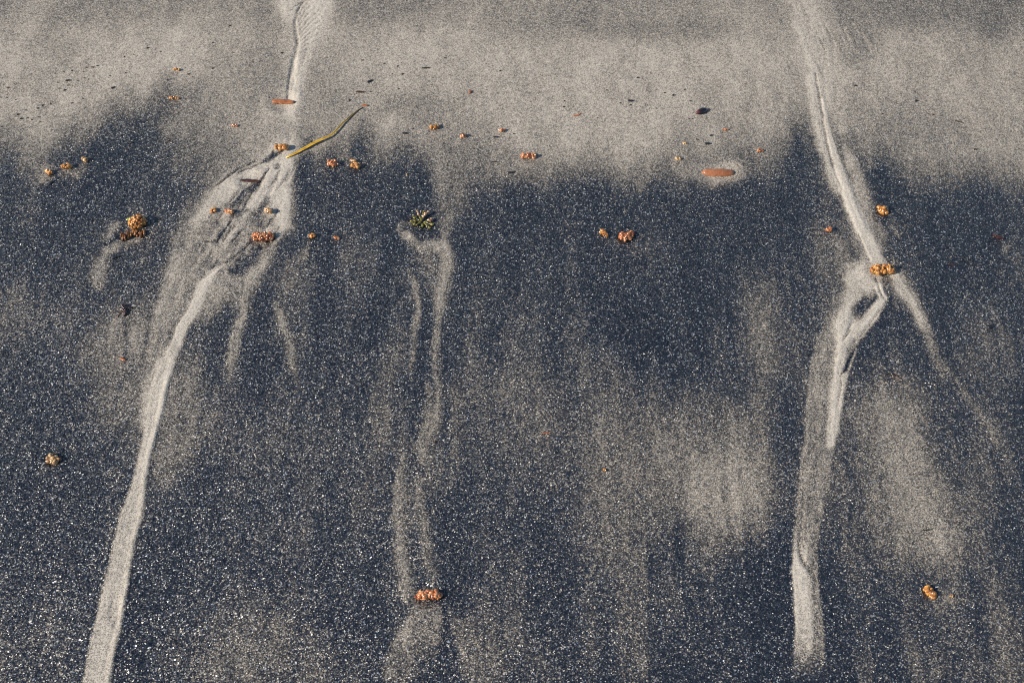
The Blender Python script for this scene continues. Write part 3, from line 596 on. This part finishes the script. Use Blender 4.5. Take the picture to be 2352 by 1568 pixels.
# ---- jelly clumps: chart position, spine, bead size, count, material
J = [
 (605,547,[(588,545,11),(603,548,12),(620,547,11)],3.0,150,PNK,'glossy orange clump at the foot of the braided pale fan, widest there',2),
 (2027,622,[(2006,622,12),(2027,622,12),(2048,621,12)],3.9,150,AMB,'oblong amber clump of round beads lying where the right rill forks',3),
 (984,1368,[(965,1369,12),(980,1368,10),(993,1364,12),(1006,1370,9)],5.0,90,PNK,'large salmon clump near the bottom edge with pale sand fanning below it',4),
 (1440,544,[(1427,546,9),(1440,549,7),(1451,540,9)],4.0,50,PNK,'bean shaped pale orange clump alone on the black sand right of centre',5),
 (1387,538,[(1382,534,7),(1391,542,6)],3.0,26,AMB,'small smooth orange clump just left of the bean shaped clump',6),
 (122,1056,[(116,1053,11),(128,1058,11)],3.8,70,TAN,'round golden tan clump alone on the black sand at the left edge',7),
 (2137,1362,[(2133,1356,10),(2139,1366,9)],5.0,24,AMB,'reddish amber clump in the lower right corner with a dark rim',8),
 (2028,486,[(2025,481,9),(2031,488,9)],4.6,22,AMB,'bright orange clump beside the right rill, above the fork',9),
 (1903,529,[(1900,529,6),(1906,530,5)],2.8,18,PNK,'small orange clump left of the right rill with a hooked pale trail',10),
 (491,486,[(489,485,5),(494,486,5)],2.6,14,AMB,'little orange clump, left of the two in the braided fan',11),
 (527,489,[(522,489,6),(533,490,6)],3.0,20,PNK,'little pinkish clump, right of the orange one in the braided fan',12),
 (617,487,[(611,485,7),(623,489,6)],3.2,22,TAN,'dull tan clump on the pale arm just above the glossy orange clump',13),
 (717,544,[(716,542,6),(719,545,6)],2.8,18,AMB,'small orange clump on black sand with a short pale tail, right of the fan',14),
 (774,547,[(769,545,3.5),(778,549,3.5)],2.2,10,PNK,'faint broken orange crumb right of the small tailed clump',15),
 (765,378,[(758,378,8),(770,380,8)],3.2,30,PNK,'rounded orange clump below the olive blade, left of the pale topped one',16),
 (816,381,[(809,383,6),(823,382,7)],3.4,24,AMB,'orange clump below the olive blade with a pale lump on top',17),
 (811,372,[(808,370,5),(816,373,4)],2.6,12,TAN,'pale whitish lump touching the upper side of the orange clump',171),
 (647,342,[(634,341,6),(647,344,8),(660,341,6)],4.0,28,AMB,'flat brown orange clump at the lower end of the olive blade',18),
 (155,385,[(147,386,7),(162,385,7)],3.8,22,AMB,'amber clump in the middle of the upper left row of three',19),
 (113,398,[(108,396,6),(119,401,5)],3.2,16,AMB,'brownish small clump at the left end of the upper left row',20),
 (194,369,[(191,367,6),(199,371,5)],3.2,14,TAN,'grey tan clump at the right end of the upper left row',21),
 (1215,360,[(1202,360,6),(1215,360,6),(1226,361,6)],3.2,30,PNK,'low flat orange clump in the dark margin right of centre top',22),
 (999,295,[(991,296,5),(1005,294,6)],3.0,18,AMB,'orange clump at the dark edge left of the small peach one',23),
 (1064,314,[(1060,314,5),(1067,315,5)],2.6,12,PNK,'small peach clump below the pale margin, right of its neighbour',24),
 (1154,301,[(1150,301,5),(1158,300,4)],2.4,12,PNK,'tiny peach clump on the pale sand above the low flat clump',25),
 (407,160,[(402,159,4),(411,161,3)],2.0,8,AMB,'tiny orange clump high on the pale sand of the left half',26),
 (400,226,[(391,226,4),(402,226,4),(410,227,3)],2.0,12,AMB,'tiny row of brown orange crumbs above the dark left margin',27),
 (539,290,[(533,290,3),(545,291,3)],2.0,8,PNK,'tiny peach crumb between the dark left patch and the left rill',28),
 (1637,372,[(0,0,0)],0,0,None,'',0),
 (1748,347,[(1742,346,4),(1752,348,3)],2.0,8,PNK,'tiny orange sliver clump right of the long red brown pebble',30),
 (1558,366,[(1554,366,4),(1562,367,3)],2.2,8,TAN,'tiny dull tan crumb left of the long red brown pebble',31),
 (1666,299,[(1662,299,3),(1670,299,3)],1.8,6,PNK,'tiny pink crumb on pale sand between black shell and long pebble',32),
 (1574,331,[(1570,331,2.5),(1578,331,2.5)],1.8,6,TAN,'tiny tan crumb up left of the long pebble on pale sand',33),
 (1388,1080,[(1387,1079,3.5),(1389,1080,3.5)],1.6,6,AMB,'single orange bead on the grey sand in the lower middle',34),
 (2185,1370,[(2182,1370,2.5),(2188,1369,2.5)],1.8,5,TAN,'tiny tan crumb just right of the reddish clump in the lower right',35),
 (935,402,[(934,402,2.2),(936,402,2.2)],1.5,4,TAN,'tiny tan grain on black sand above the olive sprig',36),
 (491,560,[(0,0,0)],0,0,None,'',0),
]
for (x, y, sh, b_, n_, m_, lab, sd_) in J:
    if n_: lump(x, y, sh, b_, n_, m_, lab, sd_)

# ---- the tall clump with its brown fringe and green leaf
t = tag(empty('weed_clump', 313, 525), 'tall golden brown clump with green leaf bit casting a long shadow', 'weed clump')
s = mpp(313, 525)
def loc(a, b): return ((a-313)*s, -(b-525)*s*1.15)
pts = [(*loc(306, 512), 15*s), (*loc(322, 510), 16*s)]
bm = lump_bm(pts, 3.6*s, 150, 77, 1.15)
link('egg_mass', bm, TAN if False else AMB, t)
bm = bmesh.new(); r = random.Random(5)
for i in range(34):                                  # crinkled fringe of flat lobes
    f = i/33.; px, py = 283+52*f, 546-9*f+3*math.sin(f*9); c = loc(px, py)
    bead(bm, (c[0]+r.uniform(-2, 2)*s, c[1]+r.uniform(-5, 6)*s, (3+4*r.random())*s), (3.5+2.5*r.random())*s, 300+i, (.55, 1.35, 1.0), 2, .5)
link('fringe', bm, BRN, t)
bm = bmesh.new()
cc = loc(293, 507)
for i, (dx, dy) in enumerate(((0, 0), (6, -1), (11, 2))):
    bead(bm, (cc[0]+dx*s, cc[1]-dy*s, (13+1.5*i)*s), 4*s, 60+i, (1.2, .8, .3), 2, .5)
link('leaf', bm, GRN, t)

# ---- tube helper for sprigs, threads and stems
def tube(bm, pts, rad, ring=7, flat=1.0):
    prev = None; n = len(pts)
    for i, p in enumerate(pts):
        p = Vector(p); d = (Vector(pts[min(i+1, n-1)])-Vector(pts[max(i-1, 0)])).normalized()
        side = d.cross(Vector((0, 0, 1)));
        if side.length < 1e-4: side = Vector((1, 0, 0))
        side.normalize(); up = side.cross(d)
        row = [bm.verts.new(p+side*math.cos(6.2832*j/ring)*rad[i]+up*math.sin(6.2832*j/ring)*rad[i]*flat) for j in range(ring)]
        if prev:
            for j in range(ring): bm.faces.new((prev[j], row[j], row[(j+1) % ring], prev[(j+1) % ring]))
        else: bm.faces.new(row[::-1])
        prev = row
    bm.faces.new(prev)

# ---- olive sprig of bladdered weed
t = tag(empty('seaweed_sprig', 965, 508), 'olive green branching seaweed sprig with pinkish tips on black sand', 'seaweed')
s = mpp(965, 508); r = random.Random(11)
def lc(a, b, z=0): return Vector(((a-965)*s, -(b-508)*s*1.15, z*s))
arms = [((968,508),(962,494),(957,484),8),((968,508),(972,494),(970,486),7),((966,510),(952,508),(944,512),7),((966,508),(955,500),(948,495),5),
        ((972,510),(984,512),(990,506),8),((974,512),(982,522),(987,527),6),((970,514),(972,522),(966,528),5),((966,504),(975,498),(982,490),9),((974,510),(990,516),(995,519),5),((966,512),(958,516),(950,518),4)]
stem = bmesh.new()
for i, (a, b, c, hz) in enumerate(arms):
    A, Bv, Cc = lc(*a, 2.5), lc(*b, hz*.9), lc(*c, hz*1.1)
    P_ = [A, (A+Bv)/2+Vector((0, 0, hz*.25*s)), Bv, (Bv+Cc)/2+Vector((0, 0, .5*s)), Cc]
    tube(stem, P_, [1.6*s, 1.9*s, 2.1*s, 2.1*s, 1.4*s], 7, .7)
link('stem', stem, OLV, t)
for i, (a, b, c, hz) in enumerate(arms):
    bm = bmesh.new(); Bv, Cc = lc(*b, hz*.9), lc(*c, hz*1.1)
    for k in range(8):
        f = k/7.; p = Bv.lerp(Cc, f)+Vector((r.uniform(-3, 3)*s, r.uniform(-3, 3)*s, r.uniform(-1.5, 2)*s))
        bead(bm, p, (1.7+1.3*r.random())*s, 400+i*9+k, (r.choice((.6, 1.2)), 1, 1.0), 2, .5)
    link('frond', bm, OLP if i in (0, 4, 7) else OLV, t)
bm = bmesh.new(); tube(bm, [lc(950,504,1), lc(941,502,3), lc(934,508,1.5), lc(931,513,.3)], [.8*s, .7*s, .6*s, .4*s], 5); link('tendril', bm, WDK, t)

# ---- dark maroon weed at the left
t = tag(empty('weed_scrap', 287, 714), 'dark maroon glossy weed scrap, pale sand trailing below it, at left', 'seaweed')
s = mpp(287, 714)
def l3(a, b, z): return Vector(((a-287)*s, -(b-714)*s*1.15, z*s))
bm = bmesh.new(); r = random.Random(3)
for i in range(16):
    f = i/15.; bead(bm, l3(283+7*f+r.uniform(-2, 2), 704+20*f, 5-3*f), (4.2-1.2*f)*s, 500+i, (.9, 1.3, .8), 2, .6)
link('leaf_mass', bm, MAR, t)
bm = bmesh.new()
for i in range(7):
    f = i/6.; bead(bm, l3(289+16*f, 708-2*f, 4-2*f), (3.4-1.9*f)*s, 540+i, (1.4, .8, .7), 2, .4)
link('side_lobe', bm, MAR, t)
bm = bmesh.new(); tube(bm, [l3(282,712,3), l3(277,718,2), l3(274,726,1), l3(273,731,.2)], [1.*s, .9*s, .8*s, .5*s], 5); link('stalk', bm, BRN, t)

# ---- sticks, chips, pebbles
rod(651,235,49,13,-.07,WOR,'wood_chip','orange brown rolled bark chip across the left rill','wood chip',1,taper=.85,hz=.85)
rod(575,415,46,9,-.09,WDK,'wood_chip','dark brown flat stick on the pale fan below the bark chip','wood chip',2,taper=.8)
rod(282,825,15,7,-.5,WOR,'wood_chip','short orange stick on grey sand at left below the maroon scrap','wood chip',3)
rod(268,590,20,6,.35,BLK,'wood_chip','short black stick below the tall golden clump','wood chip',4)
rod(118,421,14,6,1.0,BLK,'wood_chip','short blue black stick below the upper left row of clumps','wood chip',5)
rod(850,187,14,6,.6,BLK,'char_sliver','black sliver, upper right of the pair above the olive blade','char sliver',6)
rod(827,212,19,6,-.1,WDK,'char_sliver','dark brown sliver, lower left of the pair above the olive blade','char sliver',7)
rod(978,157,18,4.5,.03,BLK,'char_sliver','thin flat black sliver high on the pale sand, left of centre','char sliver',8)
rod(833,139,7,3.5,.05,BLK,'char_sliver','tiny black sliver high above the olive blade','char sliver',9)
rod(156,185,11,5,.25,BLK,'char_sliver','blue black sliver among flecks on the upper left pale sand','char sliver',10)
rod(260,202,10,5,.6,BLK,'char_sliver','small black sliver right of the flecks on the upper left','char sliver',11)
rod(300,328,12,6,-.15,BLK,'char_sliver','black sliver in the dark sand above the grey tan clump','char sliver',12)
rod(390,324,12,3.5,.3,WDK,'bark_sliver','brown sliver half sunk in grey sand left of the fan','bark sliver',13,bend=.15)
rod(839,243,12,6,-.15,WOR,'bark_sliver','small orange fragment at the upper end of the olive blade','bark sliver',14)
rod(1325,263,20,5,.5,WOR,'bark_sliver','curved tan sliver on the pale sand, centre top','bark sliver',15,bend=-.14,hz=.4)
rod(1080,212,9,7,1.2,WRD,'bark_sliver','stubby brown fragment on pale sand left of centre top','bark sliver',16)
rod(2292,545,25,9.5,-.45,MAR,'seed_pod','dark red glossy pod on black sand at the right edge','seed pod',17,hz=.9)
rod(1255,995,17,4,.06,WRD,'bark_sliver','dark red sliver lying on grey sand in the middle','bark sliver',18)
rod(1137,373,17,3.5,-.02,BLK,'char_sliver','thin black sliver left of the low flat clump','char sliver',19)
rod(1174,397,15,6,.1,BLK,'char_sliver','black chip below left of the low flat clump','char sliver',20)
rod(1139,315,12,4,0,BLK,'char_sliver','thin dark sliver above the small peach clump','char sliver',21)
rod(2185,607,14,4,-.2,WDK,'bark_sliver','short brown sliver on black sand right of the fork clump','bark sliver',22)
rod(1000,1015,7,5,1.2,MAR,'seed_pod','tiny dark red seed in the middle streak','seed',23)
rod(964,305,0.1,0.1,0,BLK,'x','x','x') if False else None
rod(930,307,11,7,0,BLK,'char_chip','round black chip at the dark margin left of the orange clump','char chip',24)
rod(1625,331,12,7,.1,BLK,'char_chip','black chip on pale sand above the long red brown pebble','char chip',25)
rod(1448,232,11,7,-.05,BLK,'char_chip','black chip on open pale sand left of the black shell','char chip',26)
rod(2104,232,6,6,.6,BLK,'char_chip','round black chip on pale sand right of the right rill','char chip',27)
rod(7,810,12,7,.1,BLK,'char_chip','black chip at the far left edge of the black sand','char chip',28)
rod(60,832,12,5,-1.0,BLK,'char_chip','dark curled chip on black sand near the left edge','char chip',29,bend=.2)
rod(2275,751,14,12,0,BLK,'char_chip','dull black lump on black sand near the right edge','char chip',31,hz=.5)
rod(384,1.,1,1,0,BLK,'x','x','x') if False else None
# long smooth pebble
s = mpp(1650, 395); bm = bmesh.new(); bead(bm, (0, 0, .18*11*s), 1, 9, (36*s, 11.5*s, 8*s), 4, .10)
for v in bm.verts:
    q_ = v.co.x/(36*s); f_ = (1-min(abs(q_), 1)**3.5)**.5; c_ = math.sqrt(max(1-min(q_*q_, 1), 1e-4)); v.co.y *= .93*max(f_/max(c_, .28), .0) if c_ > .05 else 1; v.co.z = v.co.z*min(f_/max(c_, .28), 1.35) if c_ > .05 else v.co.z
    v.co.x *= 1.02; v.co.z += .5*s*mnoise.noise(v.co*160)
tag(link('pebble', bm, REDP, at=(1650, 396), rz=-.03), 'long smooth red brown pebble ringed by pale sand', 'pebble')
# black shell fragment: cupped valve
s = mpp(1611, 257); bm = bmesh.new(); res = bmesh.ops.create_uvsphere(bm, u_segments=24, v_segments=14, radius=1)
for v in bm.verts:
    c = v.co.copy(); k = 1-.35*max(0, -c.x); v.co = Vector((c.x*16*s, c.y*8*s*k, (c.z*7*k+2)*s*(1+.1*mnoise.noise(c*3))))
t = tag(empty('mussel_shell', 1611, 257, .45), 'small black mussel shell with a reddish flank on pale sand, top right', 'shell')
link('valve', bm, SHL, t)
bm = bmesh.new(); tube(bm, [Vector((-13*s, -5*s, 3*s)), Vector((0, -8.5*s, 3.5*s)), Vector((12*s, -4*s, 3*s))], [.8*s, 1.3*s, .8*s], 6)
link('hinge_edge', bm, BLK, t)

# ---- threads and rootlets
def thread(pts, rad, m, label, name='rootlet', cat='rootlet'):
    x, y = pts[0][:2]; s = mpp(x, y); bm = bmesh.new()
    tube(bm, [Vector(((a-x)*s, -(b-y)*s*1.25, (z+.4)*s)) for (a, b, z) in pts], [rad*s*(1 if 0 < i < len(pts)-1 else .5) for i in range(len(pts))], 6)
    tag(link(name, bm, m, at=(x, y)), label, cat)
thread([(2193,277,1),(2202,281,2),(2210,284,1)], 1.4, BLK, 'short black rootlet on the pale sand at the upper right')
thread([(2205,612-20,1),(2216,597,2),(2226,603,2),(2236,611,1)], .9, BLK, 'fine black rootlet on black sand right of the fork clump')
thread([(2117,1218,1),(2130,1218,2),(2141,1216,1)], 1.6, BLK, 'straight black needle on grey sand at the lower right', 'pine_needle', 'needle')
thread([(2036,858,1),(2046,860,2),(2056,866,2),(2068,873,1)], 1.8, MAR, 'dark red twig on black sand below the right fork', 'twig', 'twig')
thread([(2110,1229,.6),(2120,1228,1),(2130,1231,.6)], .8, BLK, 'faint dark rootlet just below the black needle')

# ---- the olive grass blade
path = [(657,365,2.2,2),(668,360,3.4,4),(684,352,4.4,6),(705,341,4.9,8),(722,332,5.2,10),(740,324,4.8,11),(755,317,4.0,11),(761,314,3.4,10),(768,308,3.6,9),(779,296,3.0,8),(788,285,3.2,7),(800,274,2.6,5),(810,264,2.4,3),(821,255,1.6,1.5),(834,247,.8,.3)]
s0 = mpp(740, 320); bm = bmesh.new(); x0_, y0_ = g(740, 320); rowsb = []
for i, (a, b, w_, z) in enumerate(path):
    gx, gy = g(a, b); aa = path[max(i-1, 0)]; bb = path[min(i+1, len(path)-1)]
    ga, gb = g(aa[0], aa[1]), g(bb[0], bb[1]); d = Vector((gb[0]-ga[0], gb[1]-ga[1], 0)).normalized(); n = Vector((-d.y, d.x, 0))
    base = Vector((gx-x0_, gy-y0_, zat(gx, gy)-zat(x0_, y0_)+.35*z*s0)); ww = w_*s0*.74
    rowsb.append([bm.verts.new(base+n*ww*o+Vector((0, 0, hz*s0))) for o, hz in ((-1, 1.2), (-.5, .2), (0, -.6), (.5, .2), (1, 1.2), (.5, -.5), (0, -1.3), (-.5, -.5))])
for i in range(len(rowsb)-1):
    for j in range(8): bm.faces.new((rowsb[i][j], rowsb[i][(j+1) % 8], rowsb[i+1][(j+1) % 8], rowsb[i+1][j]))
bm.faces.new(rowsb[0][::-1]); bm.faces.new(rowsb[-1])
bmesh.ops.recalc_face_normals(bm, faces=bm.faces)
tag(link('grass_blade', bm, BLADE, at=(740, 320)), 'long olive yellow eelgrass blade with a kink, beside the left rill', 'grass blade')

# ---- tiny flecks, one object each
FL = {'tiny dark fleck on the pale sand at the upper left': (f0, [(710,555,4),(755,552,6),(797,540,5),(685,588,4),(590,578,5),(475,675,4),(485,725,4),(530,740,6),(560,700,5),(690,640,4),(725,650,4),(900,622,4),(1030,597,4),(65,720,6),(120,692,5),(30,692,4),(60,775,4),(10,800,4),(55,802,4),(130,818,4),(350,865,6),(312,890,5),(415,850,4),(208,905,5),(150,940,7),(178,975,7),(225,970,5),(318,963,5),(590,845,5),(680,808,4),(1018,468,4),(1095,447,4),(1315,425,4),(1210,397,6),(1545,608,6),(1580,632,5),(1745,560,6),(1745,350,5),(1885,210,5),(2310,435,6),(1550,690,4),(1375,655,4),(520,588,4),(450,600,3),(330,1000,4),(260,985,4),(100,880,4),(10,1040,5),(640,660,4)]),
      'tiny dark fleck on the pale sand left of centre top': (f1, [(1245,545,5),(1285,610,6),(1135,522,4),(1635,478,5),(2085,583,5),(1025,750,5),(1255,730,4),(1200,607,3),(1275,515,3),(1380,510,3),(850,822,6),(1370,1060,4)]),
      'tiny dark fleck on the pale sand right of centre top': (f2, [(1200,636,6),(945,740,5),(1305,600,4),(597,827,4),(593,875,5),(1057,843,4),(868,967,4),(1352,890,4),(1420,762,5),(1490,782,7),(1585,735,5),(1140,860,5),(1632,830,5),(1647,975,4),(1620,975,4),(1800,1113,7),(1685,1145,6),(185,1097,5),(1515,995,4),(1560,880,3),(1590,1180,5)]),
      'tiny dark fleck on the pale sand right of the right rill': (f3, [(967,703,7),(1457,755,4),(1560,783,4),(1605,940,5),(1570,935,4),(1950,1225,7),(1190,935,4),(1860,970,3),(1800,1080,4),(1750,960,3),(1830,985,3)])}
protos = []
for k in range(4):
    bm = bmesh.new(); bead(bm, (0, 0, .25), 1, 700+k, (1.3, .8, .6), 2, .6)
    me_ = bpy.data.meshes.new('debris_fleck'); bm.to_mesh(me_); bm.free(); me_.materials.append(BLK if k != 3 else WDK); protos.append(me_)
r = random.Random(4); FK = []
for lab, (x0_, lst) in FL.items():
    for (a, b, w_) in lst:
        px, py = T(x0_, 0, [(a, b)])[0]; gx, gy = g(px, py); s = mpp(px, py)
        o = bpy.data.objects.new('debris_fleck', protos[r.choice((0, 1, 2, 0, 1, 3))]); C.objects.link(o)
        o.location = (gx, gy, zat(gx, gy)); k = w_*.2802*s*1.5; o.scale = (k, k, k); o.rotation_euler = (0, 0, r.uniform(-.3, .9))
        FK.append((o, px, py, lab.replace('tiny dark fleck', 'dark flecks')))

MARKS = [(156,185,'blue black sliver'),(260,202,'small black sliver'),(407,160,'tiny high orange clump'),(400,226,'row of brown orange crumbs'),(651,235,'orange bark chip'),(978,157,'thin flat black sliver'),
         (850,187,'black sliver above the olive blade'),(1080,212,'stubby brown fragment'),(1325,263,'curved tan sliver'),(1448,232,'black chip on open sand'),(1611,257,'black mussel shell'),(1625,331,'chip above the long pebble'),
         (2104,232,'round black chip'),(2202,280,'short black rootlet'),(300,328,'sliver in the dark sand'),(1154,301,'tiny peach clump'),(539,290,'tiny peach crumb')]
DN = ('right', 'upper right', 'above', 'upper left', 'left', 'lower left', 'below', 'lower right')
sets = {}
for o, px, py, grp in FK:
    mx, my, nm = min(MARKS, key=lambda m_: (m_[0]-px)**2+(m_[1]-py)**2)
    d = DN[int(round(math.atan2(my-py, px-mx)/(math.pi/4))) % 8]
    sets.setdefault((nm, d), []).append((math.hypot(px-mx, py-my), o, grp))
ORD = ['nearest', 'second', 'third', 'fourth', 'fifth', 'sixth', 'seventh', 'eighth', 'ninth', 'tenth', 'eleventh', 'twelfth', 'thirteenth', 'fourteenth']
for (nm, d), lst in sets.items():
    lst.sort(key=lambda e: e[0])
    for i, (_, o, grp) in enumerate(lst):
        where = d+' the' if d in ('above', 'below') else 'to the '+d+' of the'
        tag(o, (ORD[i]+' dark fleck ' if len(lst) > 1 else 'tiny dark fleck ')+where+' '+nm, 'fleck', grp)
